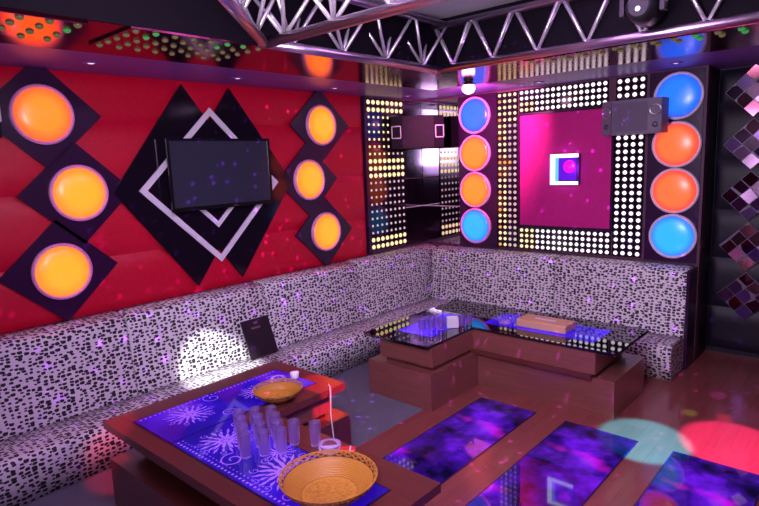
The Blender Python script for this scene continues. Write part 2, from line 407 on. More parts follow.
# ------------------------------------------------------------------ bulb panels
def bulb_mesh(r, name):
    mb = MB(); mb.lathe([(r,0),(r*.92,r*.35),(r*.55,r*.62),(.0005,r*.7)], 10, axis='-y', cap=False); return mb
def bulb_panel(name, label, loc, rz, w, h, cols, rows, pick, r, group, x0=None):
    """flat board with a grid of bulbs; built facing -y in local coordinates, origin at lower left"""
    t = thing(name, label, 'light panel', loc, rz, group)
    b = MB(); b.box(0,-.020,0,w,0,h); b.build('board', M['gloss_black'], t, world=False)
    dx, dz = w/cols, h/rows; protos = {}; items = []
    for k in range(rows-1,-1,-1):
        for i in range(cols):
            m_, rr = pick(i,k)
            items.append((i,k,m_,rr))
    n = 0; rest = {}
    for i,k,m_,rr in items:
        x, z = (i+.5)*dx, (k+.5)*dz
        if n < 100:
            key = (m_, rr)
            if key not in protos:
                o = bulb_mesh(rr, 'bulb').build('bulb', M[m_], t, world=False); protos[key] = o
            else:
                o = protos[key].copy(); COL.objects.link(o); o.parent = t
            o.location = (x,-.0205,z); n += 1
        else: rest.setdefault('all', []).append((x,z,m_,rr))
    if rest:
        mb = MB(); mats = []; 
        for x,z,m_,rr in rest['all']:
            if m_ not in mats: mats.append(m_)
            mb.lathe([(rr,0),(rr*.92,rr*.35),(rr*.55,rr*.62),(.0005,rr*.7)], 10, (x,-.0205,z), mats.index(m_), '-y', cap=False)
        o = mb.build('remaining_bulbs', [M[q] for q in mats], t, world=False); o['kind'] = 'stuff'
    return t
def pick_left(i,k):
    big = k >= 19 or k in (10,11,12) or k <= 1
    if big: return ('led_warm', .028)
    if k > 12: return ('led_warm' if i < 5 else 'led_pink', .016)
    if k > 9 or i < 3: return ('led_pink', .016)
    return ('led_pink', .017)
bulb_panel('bulb_panel', 'tall bulb panel on the red wall beside the corner mirrors', (.003,-1.105,1.045), pi/2, .70, 1.85, 8, 21, pick_left, .03, 'bulb panels')
G = 'bulb panels framing the magenta panel'
bulb_panel('bulb_panel', 'tall narrow bulb strip at the left side of the magenta panel', (1.175,-.003,1.035), 0, .270, 1.86, 4, 26,
           lambda i,k: ('led_orange' if (i==0 and (k*7) % 3 == 0) or (k==14 and i<3) else ('led_warm' if i < 2 or k > 20 else 'led_pink'), .0205), .025, G)
bulb_panel('bulb_panel', 'wide bulb strip above the magenta panel', (1.465,-.003,2.635), 0, 1.03, .26, 16, 4,
           lambda i,k: ('led_warm' if i < 3 and k < 2 else 'led_white', .0215), .025, G)
bulb_panel('bulb_panel', 'tall narrow bulb strip at the right side of the magenta panel', (2.575,-.003,1.035), 0, .30, 1.86, 4, 26,
           lambda i,k: ('led_white', .0225), .025, G)
bulb_panel('bulb_panel', 'wide bulb strip below the magenta panel just above the sofa', (1.465,-.003,1.035), 0, 1.09, .26, 16, 4,
           lambda i,k: ('led_white' if i > 2 else 'led_warm', .0215), .025, G)
b = MB()
b.box(.0,-1.165,1.02,.05,-1.12,2.91); tag(b.build('panel_frame', M['violet_board']), 'dark upright edge strip between red padding and tall bulb panel', 'trim')

# magenta panel with the light box
t = thing('magenta_panel', 'square magenta velvet panel inside the bulb strips on the back wall', 'wall panel', (2.0,0,1.31))
b = MB(); b.box(1.475,-.016,1.325,2.545,-.003,2.605); b.build('velvet_field', M['magenta'], t)
b = MB()
for (xa,za,xb,zb) in ((1.45,1.30,2.57,1.325),(1.45,2.605,2.57,2.63),(1.45,1.325,1.475,2.605),(2.545,1.325,2.57,2.605)): b.box(xa,-.035,za,xb,-.003,zb)
b.build('frame', M['violet_board'], t)
t = thing('light_box', 'small square light box with glowing white edges on the magenta panel', 'light box', (2.02,-.017,1.80))
xa, xb, za, zb = 1.885, 2.21, 1.805, 2.145
b = MB(); b.box(xa,-.06,za,xb,-.017,zb); b.build('case', M['box_black'], t)
b = MB(); b.box(xa+.09,-.066,za+.05,xb-.03,-.06,zb-.04); b.build('back_glass', M['screen_violet'], t)
b = MB(); b.lathe([(.075,0),(.06,.01),(.001,.014)], 24, ((xa+xb)/2+.055,-.066,(za+zb)/2+.03), 0, '-y'); b.build('magenta_reflection', M['reflection_magenta'], t)  # glowing disc imitates a magenta reflection inside the box
b = MB(); b.box(xa,-.085,za,xa+.055,-.06,zb); b.build('white_light_bar', M['tube_white'], t)
b = MB(); b.box(xa+.055,-.080,zb-.04,xb-.01,-.06,zb); b.build('white_light_bar', M['tube_white'], t)
b = MB(); b.box(xa+.055,-.080,za,xb-.01,-.06,za+.035); b.build('white_light_bar', M['tube_white'], t)
b = MB(); b.box(xa+.055,-.078,za+.035,xa+.09,-.06,zb-.04); b.build('cyan_light_bar', M['tube_cyan'], t)

# corner mirrors
t = thing('corner_mirror', 'dark smoked mirror tiles on the left wall right at the corner', 'mirror', (.012,-.2,1.03))
for za, zb in ((1.03,1.52),(1.53,1.90),(1.91,2.90)):
    b = MB(); b.box(.003,-.395,za,.014,-.005,zb); b.build('mirror_tile', M['mirror_dark'], t)
b = MB(); b.box(.003,-.395,1.52,.016,-.005,1.53); b.build('seam_strip', M['seam'], t)
t = thing('corner_mirror', 'smoked mirror tiles on the back wall reflecting the tall bulb panel', 'mirror', (.3,-.012,1.03))
for xa, xb in ((.02,.31),(.315,.605)):
    for za, zb in ((1.03,1.52),(1.53,1.90),(1.91,2.90)):
        b = MB(); b.box(xa,-.014,za,xb,-.003,zb); b.build('mirror_tile', M['mirror'], t)
b = MB(); b.box(.02,-.016,1.52,.605,-.003,1.53); b.build('seam_strip', M['seam'], t)

# ------------------------------------------------------------------ speakers (face -y, origin at the middle of the back)
def speaker(label, loc, rz, body, frames):
    t = thing('wall_speaker', label, 'speaker', loc, rz, 'karaoke speakers')
    b = MB(); b.prism([(-.04,.0),(-.04,-.11),(.04,-.11),(.04,.0)], -.04, .04, 'z'); b.build('bracket', M['black'], t, world=False)
    w, h = .30, .165
    b = MB(); b.prism([(-.20,-.10),(-w,-.17),(-w+.02,-.30),(-.17,-.345),(.17,-.345),(w-.02,-.30),(w,-.17),(.20,-.10)], -h, h, 'z'); b.build('cabinet', body, t, world=False)
    b = MB(); b.box(-.16,-.350,-h+.03,.16,-.3455,h-.03); b.build('grille', M['grille'] if not frames else body, t, world=False)
    for s in (-1,1):
        # tilted end caps
        b = MB(); b.prism([(s*.175,-.347),(s*.275,-.309),(s*.279,-.316),(s*.178,-.355)][::s], -h+.012, h-.012, 'z')
        e = b.build('end_cap', body, t, world=False)
        cx, cy = s*.227, -.333; nx, ny = s*.355, -.935
        def ring(mb, r0, r1, cz, n=20):
            tx, ty = -ny, nx
            pts = []
            for k in range(n):
                a = 2*pi*k/n
                pts.append((cx+nx*.006+tx*r1*math.cos(a), cy+ny*.006+ty*r1*math.cos(a), cz+r1*math.sin(a)))
            mb.tube(pts, r0, 6, closed=True)
        if frames:
            tx, ty = -ny, nx; q = .048
            mb = MB(); P = [(cx+nx*.01+tx*a, cy+ny*.01+ty*a, c) for a,c in ((-q,-q*1.25),(q,-q*1.25),(q,q*1.25),(-q,q*1.25))]
            for a in range(4): mb.tube([P[a],P[(a+1)%4]], .006, 6)
            mb.build('white_square_trim', M['stripe'], e, world=False)
        else:
            mb = MB(); ring(mb, .007, .048, .055); mb.build('horn_ring', M['steel'], e, world=False)
            mb = MB(); ring(mb, .006, .02, -.085); mb.build('port_ring', M['black'], e, world=False)
    return t
speaker('grey violet wall speaker overlapping the right bulb strip', (2.84,-.035,2.475), 0, M['speaker'], False)
t = speaker('dark wall speaker with square outlines in the room corner', (.06,-.22,2.49), pi/4, M['speaker_dark'], True); t.scale = (1.18,1.05,1.2)
speaker('dark wall speaker cut by the left edge of the photo', (.045,-5.30,2.56), pi/2, M['speaker_dark'], True)

# ------------------------------------------------------------------ mirror tiles on the dark recessed wall
random.seed(3)
tile_mats = []
for q, (c, r_) in enumerate((((.20,.09,.14),.16),((.13,.07,.20),.22),((.22,.06,.10),.12),((.10,.06,.10),.2))):
    tile_mats.append(mat('faceted_mirror', c, r_, 1.0))
labs = ['topmost diamond mirror tile on the black padded wall', 'second diamond mirror tile from the top on the black wall', 'middle diamond mirror tile of the five on the black wall',
        'fourth diamond mirror tile from the top on the black wall', 'lowest diamond mirror tile on the black wall, nearest the floor']
for q in range(5):
    cx, cz = 3.735+.006*q, 2.68-.508*q; hd = .248
    t = thing('diamond_mirror_tile', labs[q], 'mirror', (cx,.47,cz), 0, 'diamond mirror tiles')
    b = MB(); b.prism([(-hd,0),(0,-hd),(hd,0),(0,hd)], -.038, -.062, 'y'); b.build('backing', M['speaker'], t, world=False)
    n = 3; st = hd/n
    for i in range(n):
        for k in range(n):
            # facets in the diamond's own axes
            u = (i+.5-n/2)*2*st/1.0; v = (k+.5-n/2)*2*st
            px, pz = (u-v)/2, (u+v)/2
            a = st*.94; tx, tz = random.uniform(-.012,.012), random.uniform(-.012,.012)
            mb = MB(); y = -.0635
            mb.add([(px-a,y+tx,pz),(px,y-tz,pz-a),(px+a,y-tx,pz),(px,y+tz,pz+a),(px,y-.012,pz)], [(0,1,4),(1,2,4),(2,3,4),(3,0,4)][:4])
            mb2 = MB(); mb2.add([(px-a,-.063,pz),(px,-.063,pz-a),(px+a,-.063,pz),(px,-.063,pz+a),(px-a,y-.006+tx,pz),(px,y-.006-tz,pz-a),(px+a,y-.006-tx,pz),(px,y-.006+tz,pz+a)],
                                [(0,1,5,4),(1,2,6,5),(2,3,7,6),(3,0,4,7),(4,5,6,7)])
            mb2.build('mirror_facet', random.choice(tile_mats), t, world=False)

# ------------------------------------------------------------------ sofas
def arc(cx, cz, r, a0, a1, n): return [(cx+r*math.cos(a0+(a1-a0)*k/n), cz+r*math.sin(a0+(a1-a0)*k/n)) for k in range(n+1)]
back_prof = [(.012,.004),(.315,.004),(.322,.34)] + [(.300,.50),(.262,.80)] + arc(.185,.925,.066,.05,1.35,6) + [(.10,1.003),(.012,1.0)]
seat_prof = [(.325,.004),(.690,.004),(.722,.25)] + arc(.672,.292,.050,0,pi/2,5) + [(.50,.346),(.325,.335)]
def sweep(prof, a, b, wall):
    """extrude a (depth, height) profile along a wall: 'left' runs in y at x=0, 'back' runs in x at y=0"""
    mb = MB(); n = len(prof); e = .012
    rings = [(a,.965),(a+e,1.0),(b-e,1.0),(b,.965)]
    ds = [p[0] for p in prof]; zs = [p[1] for p in prof]; mc = ((min(ds)+max(ds))/2, (min(zs)+max(zs))/2)
    ln = [0]
    for i in range(n): p, q = prof[i], prof[(i+1) % n]; ln.append(ln[-1]+math.hypot(p[0]-q[0], p[1]-q[1]))
    for s, sc_ in rings:
        for d, z in prof:
            dd = mc[0]+(d-mc[0])*sc_; z2 = mc[1]+(z-mc[1])*sc_
            mb.v.append((dd, s, z2) if wall == 'left' else (s, -dd, z2))
    for k in range(3):
        for i in range(n):
            j = (i+1) % n
            f = [k*n+i, k*n+j, (k+1)*n+j, (k+1)*n+i]; s0, s1 = rings[k][0], rings[k+1][0]
            uv = [(s0,ln[i]),(s0,ln[i+1]),(s1,ln[i+1]),(s1,ln[i])]
            if wall == 'left': f.reverse(); uv.reverse()
            mb.face(f, 0, uv, True)
    f0 = list(range(n)); f1 = [3*n+i for i in reversed(range(n))]
    if wall != 'left': f0, f1 = f0[::-1], f1[::-1]
    mb.face(f0 if wall == 'left' else f0); mb.face(f1)
    return mb
G = 'pebble patterned sofa sections'
def sofa(label, wall, ba, bb, sa, sb):
    mid = (sa+sb)/2
    t = thing('sofa_section', label, 'sofa', (.37,mid,0) if wall == 'left' else (mid,-.37,0), 0, G)
    sweep(back_prof, ba, bb, wall).build('backrest', M['fabric'], t)
    sweep(seat_prof, sa, sb, wall).build('seat', M['fabric'], t)
    return t
sofa('black and white pebble sofa section nearest the camera under the left amber lamps', 'left', -6.1,-4.302, -6.1,-4.302)
sofa('pebble sofa section below the television with a bright white light patch', 'left', -4.298,-2.932, -4.298,-2.932)
sofa('pebble sofa section below the right amber lamps, right of the leaning menu board', 'left', -2.928,-1.602, -2.928,-1.602)
sofa('pebble sofa section in the room corner below the tall bulb panel', 'left', -1.598,-.03, -1.598,-.33)
sofa('pebble sofa section on the back wall between corner and magenta panel', 'back', .325,2.038, .73,2.038)
t = sofa('pebble sofa section at the right end of the back wall, under the coloured lamp column', 'back', 2.042,3.385, 2.042,3.385)
b = MB(); b.box(3.387,-.30,.004,3.414,-.006,.99); b.build('end_panel', M['violet_board'], t)

# menu board leaning on the sofa
t = thing('menu_board', 'dark menu board leaning against the sofa back under the television', 'menu', (.41,-3.10,.35))
e = Vector((0,.315,0)); up = Vector((-.135,0.0,.345)); nrm = e.cross(up).normalized()
if nrm.x < 0: nrm = -nrm
o0 = Vector((.44,-3.265,.352))
b = MB(); P = [o0, o0+e, o0+e+up, o0+up]; b.add(P+[p-nrm*.012 for p in P], [(0,1,2,3),(7,6,5,4),(0,4,5,1),(1,5,6,2),(2,6,7,3),(3,7,4,0)]); b.build('board', M['menu'], t)
b = MB()
def stripe(u0,u1,v0,v1):
    Q = [o0+e*u+up*v+nrm*.0006 for u,v in ((u0,v0),(u1,v0),(u1,v1),(u0,v1))]
    Q2 = [q+nrm*.0006 for q in Q]; b.add(Q+Q2, [(4,5,6,7),(0,1,5,4),(1,2,6,5),(2,3,7,6),(3,0,4,7)])
stripe(.30,.62,.74,.79); stripe(.42,.56,.86,.92)
b.build('printed_lines', M['menu_ink'], t)

# ------------------------------------------------------------------ tables
def L_poly(x0,x1,x2,yn,ym,yf): pass
TH = .56
# table by the back sofa: black glass top on a two step wooden base
t = thing('corner_table', 'L-shaped two step wooden table with black glass top in front of the back sofa', 'table', (2.2,-1.5,0))
Lp = lambda xa,xb,xc,ya,yb,yc: [(xa,ya),(xb,ya),(xb,yb),(xc,yb),(xc,yc),(xa,yc)]
b = MB(); b.prism(Lp(1.265,1.985,3.255,-2.545,-1.80,-1.05), 0, .325); b.build('lower_base', M['plinth'], t)
b = MB(); b.prism(Lp(1.40,1.925,3.08,-2.44,-1.86+.0,-1.12), .325, .365); b.build('shadow_gap', M['mahogany'], t)
b = MB(); b.prism(Lp(1.36,1.955,3.11,-2.48,-1.835,-1.10), .365, .541); b.build('upper_base', M['plinth'], t)
b = MB(); b.prism(Lp(1.20,1.945,3.265,-2.53,-1.81,-1.00), .541, .566); b.build('glass_top', M['table_glass'], t)
b = MB(); b.box(1.42,-2.30,.5662,1.80,-1.55,.5682); b.build('lit_inset', M['violet'], t)
b = MB(); b.box(1.95,-1.64,.5662,3.02,-1.22,.5682); b.build('lit_inset', M['violet'], t)

Ln = lambda xa,xb,xc,yn,ym,yf: [(xa,yn),(xc,yn),(xc,ym),(xb,ym),(xb,yf),(xa,yf)]
# near table: mahogany L top with lit blue glass
t = thing('corner_table', 'L-shaped mahogany table with lit blue floral glass top nearest the camera', 'table', (1.8,-4.4,0))
b = MB(); b.prism(Ln(1.17,1.96,3.12,-4.90,-4.20,-3.50), 0, .325); b.build('lower_base', M['mahogany'], t)
b = MB(); b.prism(Ln(1.32,1.84,3.0,-4.74,-4.27,-3.64), .325, .365); b.build('shadow_gap', M['mahogany'], t)
b = MB(); b.prism(Ln(1.28,1.87,3.05,-4.78,-4.24,-3.60), .365, .51); b.build('upper_base', M['plinth'], t)
top_b = MB(); top_b.prism(Ln(1.115,1.925,3.24,-4.895,-4.145,-3.50), .51, .56); top_b.build('table_top', M['mahogany'], t)
def flower(mb, cx, cy, r, z, n, m):
    # lacy blossom: three rings of slim petals, each with a curled tip
    for q, (rr, wd, nn) in enumerate(((1.0,.055,n*2),(.72,.075,n+3),(.40,.09,n))):
        for k in range(nn):
            a = 2*pi*k/nn + q*.3; ca, sa = math.cos(a), math.sin(a); L0, L1 = (.5 if q == 0 else .2)*rr*r, rr*r*(1 if k % 2 else .85)
            P = [(L0,0),(L0+(L1-L0)*.6,wd*r),(L1,wd*r*.3),(L0+(L1-L0)*.55,-wd*r)]
            mb.add([(cx+p[0]*ca-p[1]*sa, cy+p[0]*sa+p[1]*ca, z+.0001*q) for p in P], [(0,3,2,1)], m)
        if q == 0:
            for k in range(n):
                a = 2*pi*k/n; curl(mb, cx+r*.93*math.cos(a), cy+r*.93*math.sin(a), r*.16, z+.0004, a, 1.1, m, .0045)
    mb.add([(cx+.10*r*math.cos(q*pi/5), cy+.10*r*math.sin(q*pi/5), z+.0004) for q in range(10)], [tuple(range(10))], m)
def curl(mb, cx, cy, r, z, a0, turns, m, w=.006):
    n = 22; pts = []
    for k in range(n+1):
        f = k/n; a = a0+turns*2*pi*f; rr = r*(1-f*.85)
        pts.append((cx+rr*math.cos(a), cy+rr*math.sin(a)))
    V = []; 
    for k,(x,y) in enumerate(pts):
        x2,y2 = pts[min(k+1,n)]; x1,y1 = pts[max(k-1,0)]; d = math.hypot(x2-x1,y2-y1) or 1
        nx, ny = -(y2-y1)/d*w*.5, (x2-x1)/d*w*.5
        V += [(x+nx,y+ny,z),(x-nx,y-ny,z)]
    mb.add(V, [(2*k,2*k+1,2*k+3,2*k+2) for k in range(n)], m)
zg = .5665; zf = .5668
b = MB(); b.box(1.29,-4.785,.5602,1.762,-3.63,.563, 1); b.box(1.302,-4.772,.563,1.758,-3.642,zg, 0)
flower(b,1.50,-4.50,.15,zf,9,2); flower(b,1.55,-4.0,.12,zf,9,2); curl(b,1.68,-4.32,.06,zf,1,1.3,2); curl(b,1.38,-4.26,.07,zf,3,1.3,2); curl(b,1.42,-3.78,.06,zf,0,1.2,2)
for k in range(34): 
    y = -4.75+k*.032; b.add([(1.318,y,zf),(1.332,y,zf),(1.332,y+.014,zf),(1.318,y+.014,zf)],[(0,1,2,3)],2)
b.build('lit_glass_panel', [M['blue'],M['edge'],M['floral']], t)
b = MB(); b.box(1.768,-4.785,.5602,3.09,-4.345,.563, 1); b.box(1.776,-4.772,.563,3.078,-4.357,zg, 0)
flower(b,2.00,-4.56,.16,zf,9,2); flower(b,2.55,-4.56,.18,zf,10,2); flower(b,2.36,-4.46,.09,zf,8,2)
curl(b,2.22,-4.66,.075,zf,2.5,1.4,2,.008); curl(b,1.87,-4.40,.04,zf,1,1.3,2); curl(b,2.75,-4.70,.06,zf,0,1.2,2); curl(b,2.92,-4.45,.06,zf,2,1.2,2)
for k in range(40):
    x = 1.80+k*.032; b.add([(x,-4.758,zf),(x+.014,-4.758,zf),(x+.014,-4.744,zf),(x,-4.744,zf)],[(0,1,2,3)],2)
    if k < 26: b.add([(x,-4.725,zf),(x+.008,-4.725,zf),(x+.008,-4.717,zf),(x,-4.717,zf)],[(0,1,2,3)],2)
b.build('lit_glass_panel', [M['blue'],M['edge'],M['floral']], t)
ZT = .5675

# ------------------------------------------------------------------ glass panels in the wooden floor, ceiling reflection painted as glow
for xa, xb, lab in ((2.165,2.703,'dark glass panel in the floor with painted violet reflection, touching the near table'),
                    (2.957,3.525,'dark glass panel with painted violet reflection in the middle of the wooden floor'),
                    (3.762,4.33,'dark glass panel with painted violet reflection at the lower right of the floor')):
    t = thing('floor_glass_panel', lab, 'floor light', ((xa+xb)/2,-3.4,0), 0, 'glass panels in the floor')
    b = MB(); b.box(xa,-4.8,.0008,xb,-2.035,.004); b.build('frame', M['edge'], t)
    b = MB(); b.box(xa+.012,-4.788,.004,xb-.012,-2.047,.006); b.build('reflection_glass', M['nebula'], t)

# ------------------------------------------------------------------ things on the near table
def wicker_bowl(label, loc, R, h):
    t = thing('wicker_basket', label, 'basket', loc, 0, 'round wicker baskets')
    b = MB(); b.lathe([(.001,.004),(.5*R,.004),(.55*R,.0),(.62*R,.006),(.80*R,h*.42),(.93*R,h*.74),(.915*R,h*.75),(.78*R,h*.45),(.60*R,.016),(.5*R,.012),(.001,.012)], 40); b.build('bowl', M['wicker'], t, world=False)
    rim = MB()
    for q in range(2):
        n = 15
        for k in range(n):
            a0 = 2*pi*(k+.5*q)/n; pts = []
            for s in range(9):
                f = s/8; a = a0+f*2*pi/n*2.2; zz = h*.74+(h*.26)*math.sin(pi*f); rr = R*(.93+.07*math.sin(pi*f))
                pts.append((rr*math.cos(a), rr*math.sin(a), zz))
            rim.tube(pts, R*.016, 5)
    rim.build('looped_rim', M['wicker'], t, world=False)
    band = MB(); band.tube([(R*.925*math.cos(2*pi*k/48), R*.925*math.sin(2*pi*k/48), h*.735) for k in range(48)], R*.014, 6, closed=True); band.build('rim_band', M['mahogany'], t, world=False)
    return t
wicker_bowl('round wicker basket at the near end of the blue glass table', (2.885,-4.565,ZT), .235, .105)
wicker_bowl('round wicker basket on the far arm of the blue glass table', (1.765,-3.985,ZT), .17, .075)

def tumbler_mesh():
    mb = MB(); R, H = .034, .140
    mb.lathe([(.001,0),(R*.82,0),(R*.86,.004),(R,H),(R-.0022,H),(R*.80,.012),(.001,.012)], 24)
    return mb
tum = None
spots = [(1.985,-4.45),(2.075,-4.50),(2.165,-4.55),(2.255,-4.60),(2.035,-4.37),(2.130,-4.42),(2.225,-4.475),(2.320,-4.52),(2.10,-4.30),(2.195,-4.345),(2.285,-4.40),(2.375,-4.445),(2.355,-4.335)]
for k, (x, y) in enumerate(spots):
    o = thing('tumbler', 'clear tall tumbler in the cluster on the blue floral glass', 'glass', (x,y,ZT), 0, 'tumblers clustered on the blue table')
    if tum is None: tum = tumbler_mesh().build('glass_body', M['glass'], o, world=False)
    else:
        c = tum.copy(); COL.objects.link(c); c.parent = o
t = thing('tumbler', 'single clear tumbler standing apart, between the cluster and the glass ashtray', 'glass', (2.455,-4.265,ZT-.006), 0)
c = tum.copy(); COL.objects.link(c); c.parent = t
def ashtray(label, loc, R, group):
    t = thing('ashtray', label, 'ashtray', loc, 0, group)
    b = MB(); b.lathe([(.001,0),(R,0),(R*1.04,.004),(R*1.06,.034),(R*.98,.036),(R*.84,.012),(.001,.010)], 28); b.build('glass_dish', M['glass'], t, world=False)
    return t
ashtray('low clear glass ashtray beside the near wicker basket', (2.555,-4.25,.5605), .062, 'glass ashtrays')
ashtray('low clear glass ashtray behind the far wicker basket', (1.53,-3.80,ZT), .055, 'glass ashtrays')
t = thing('red_light_block', 'small red pack standing in for red light beside the glass ashtray on the mahogany edge', 'block', (2.655,-4.21,.5605), .7)  # solid block stands in for a spot of red light
b = MB(); b.box(-.045,-.028,0,.045,.028,.022, bev=.004); b.build('block_body', M['red_light_tone'], t, world=False)
b = MB(); b.box(.012,-.0285,.002,.020,.0285,.0226); b.build('pale_strip', M['white_plastic'], t, world=False)
t = thing('paper_cup', 'small pale cup standing behind the far wicker basket', 'cup', (1.60,-3.70,ZT), 0)
b = MB(); b.lathe([(.001,0),(.026,0),(.034,.06),(.031,.06),(.024,.006),(.001,.006)], 24); b.build('cup_body', M['white_plastic'], t, world=False)
b = MB(); b.tube([(1.855,-3.60,.5640),(1.90,-3.63,.5650),(1.932,-3.655,.560),(1.945,-3.67,.50),(1.955,-3.685,.40),(1.99,-3.70,.22),(2.00,-3.72,.02),(2.02,-3.76,.006),(2.06,-3.86,.006)], .0045, 8)
tag(b.build('power_cable', M['white_plastic']), 'thin white cable hanging off the far arm of the blue table', 'cable')

# ------------------------------------------------------------------ things on the far table
ZQ = .5685
for k,(x,y) in enumerate([(1.60,-2.16),(1.665,-2.10),(1.735,-2.04),(1.585,-2.06),(1.66,-2.00)]):
    o = thing('tumbler', 'clear tumbler among the glasses beside the white carton on the far table', 'glass', (x,y,ZQ), 0, 'glasses on the far table')
    b_ = tum.copy(); COL.objects.link(b_); b_.parent = o; b_.scale = (1,1,.72)
t = thing('carton', 'small white carton between glasses on the far table', 'box', (1.79,-1.93,ZQ), .75)
b = MB(); b.box(-.055,-.035,0,.055,.035,.10, bev=.004); b.build('carton_body', M['white_plastic'], t, world=False)
b = MB(); b.box(-.05,-.002,.10,.05,.002,.108); b.build('folded_lid', M['white_plastic'], t, world=False)
for k,(x,y) in enumerate([(1.83,-1.83),(1.865,-1.76)]):
    o = thing('tumbler', 'clear tumbler right of the white carton at the table corner', 'glass', (x,y,.5665), 0, 'glasses right of the white carton')
    b_ = tum.copy(); COL.objects.link(b_); b_.parent = o; b_.scale = (1,1,.72)
t = thing('tissue_box', 'beige tissue box on the far table', 'box', (2.50,-1.46,ZQ), 0)
b = MB(); b.box(-.24,-.11,0,.24,.11,.075, bev=.008); b.build('box_body', M['tissue_box'], t, world=False)
b = MB(); b.box(-.10,-.02,.0752,.10,.02,.077); b.build('tissue_slot', M['white_plastic'], t, world=False)
t = thing('ashtray', 'clear cut glass ashtray left of the beige tissue box', 'ashtray', (2.12,-1.53,ZQ), 0, 'glass ashtrays')
b = MB(); b.lathe([(.001,0),(.055,0),(.066,.045),(.058,.047),(.045,.014),(.001,.012)], 14, smooth=False); b.build('glass_dish', M['glass'], t, world=False)

# ------------------------------------------------------------------ ceiling things
def downlight(label, x, y):
    t = thing('downlight', label, 'ceiling light', (x,y,HS), 0, 'downlights in the ceiling band')
    b = MB(); b.lathe([(.030,-.001),(.055,-.001),(.055,-.006),(.046,-.010),(.032,-.004)], 24, cap=False); b.build('ring', M['soffit'], t, world=False)
    b = MB(); b.lathe([(.001,-.006),(.018,-.006),(.030,-.002)], 16, cap=False); b.build('bulb', M['down'], t, world=False)
    return t
for x,y,lab in ((.44,-4.43,'small round downlight above the upper left orange lamp'),(.40,-3.16,'small round downlight above the television'),
                (.36,-1.93,'small round downlight above the amber lamps right of the television'),(.28,-.62,'small round downlight above the corner speaker'),
                (1.88,-.36,'small round downlight above the bulb strip over the magenta panel'),(3.25,-.45,'small round downlight above the right blue lamp')):
    downlight(lab, x, y)
# dotted light panels
def dot_panel(label, xs, ys, r, pick, pad=.07):
    cx, cy = (xs[0]+xs[-1])/2, (ys[0]+ys[-1])/2
    t = thing('dotted_light_panel', label, 'light panel', (cx,cy,HS), 0, 'dotted panels under the ceiling band')
    b = MB(); b.box(min(xs)-pad,min(ys)-pad,HS-.012,max(xs)+pad,max(ys)+pad,HS-.001); b.build('board', M['mirror_ceiling'], t)
    P = {}
    for i,x in enumerate(xs):
        for k,y in enumerate(ys):
            m_ = pick(i,k)
            if m_ not in P:
                mb = MB(); mb.lathe([(r,0),(r*.9,-r*.4),(r*.5,-r*.72),(.0005,-r*.8)], 10, cap=False); P[m_] = mb.build('bulb', M[m_], t, world=False); o = P[m_]
            else: o = P[m_].copy(); COL.objects.link(o); o.parent = t
            o.location = (x-cx,y-cy,-.0125)
random.seed(11)
dot_panel('dotted light panel in the mirror ceiling above the television, inner edge', [1.14+.117*i for i in range(5)], [-4.66+.118*k for k in range(8)], .019, lambda i,k: 'led_green' if (i >= 3 and k in (1,5)) or (i==4 and k==6) else 'led_olive', .045)
dot_panel('dotted light panel at the upper left corner of the photo', [1.12+.145*i for i in range(4)], [-5.62+.135*k for k in range(6)], .021, lambda i,k: 'led_green' if (i,k) == (2,5) else 'led_olive', .04)
dot_panel('long dotted light panel in the ceiling above the back wall', [2.50+.135*i for i in range(13)], [-1.76,-1.63], .022, lambda i,k: 'led_green' if i in (9,11) else 'led_olive', .05)

# lighting truss
t = thing('lighting_truss', 'silver aluminium lattice truss frame hanging under the raised ceiling', 'truss', (3.2,-2.9,2.95))
zl, zu, ow = 2.925, 3.285, .165
def beam(p0, p1, perp, nodes_, first=True):
    p0, p1, perp = Vector(p0), Vector(p1), Vector(perp)
    mb = MB(); mb.tube([p0+Vector((0,0,zl)), p1+Vector((0,0,zl))], .034, 12); mb.build('lower_chord', M['truss_tube'], t)
    for s in (-1,1):
        mb = MB(); mb.tube([p0+perp*s*ow+Vector((0,0,zu)), p1+perp*s*ow+Vector((0,0,zu))], .026, 12); mb.build('upper_chord', M['truss_tube'], t)
    d = (p1-p0); L = d.length; d.normalize(); st = L/nodes_
    for k in range(nodes_):
        a = p0+d*(k+.5)*st
        for s in (-1,1):
            for e in (-.46,.46):
                q = a+d*e*st+perp*s*ow
                mb = MB(); mb.tube([(a.x,a.y,zl+.01),(q.x,q.y,zu)], .0135, 7); mb.build('strut', M['chrome'], t)
beam((1.70,-3.86,0),(1.70,-1.93,0),(.65,0,0),4)
beam((1.67,-1.955,0),(5.20,-1.955,0),(0,.12,0),9)
beam((1.67,-3.84,0),(5.20,-3.84,0),(0,1,0),8)
beam((1.72,-3.88,0),(2.62,-4.84,0),(.7,.65,0),3)
for x,y in ((1.83,-2.6),(4.6,-1.974),(4.6,-3.68)):
    mb = MB(); mb.tube([(x,y,zu),(x,y,HC)], .008, 6); mb.build('hanger_rod', M['steel'], t)

# moving head hanging from the truss
t = thing('moving_head_lamp', 'black moving head lamp hanging from the truss at the top right', 'stage light', (3.49,-2.05,3.0))
b = MB(); b.box(3.36,-2.22,3.24,3.62,-2.06,3.33, bev=.01); b.build('base_box', M['black'], t)
for sx in (-1,1):
    b = MB(); b.box(3.49+sx*.125-.014,-2.18,3.03,3.49+sx*.125+.014,-2.10,3.24); b.build('yoke_arm', M['black'], t)
b = MB(); b.lathe([(.06,.11),(.085,.09),(.098,0),(.10,-.12),(.088,-.13)], 24, (3.49,-2.14,3.06), axis='-y'); b.build('head', M['black'], t)
b = MB(); b.lathe([(.016,.1105),(.011,.116),(.001,.118)], 20, (3.49,-2.14,3.045), axis='-y'); b.build('lens', M['cool_lens'], t)
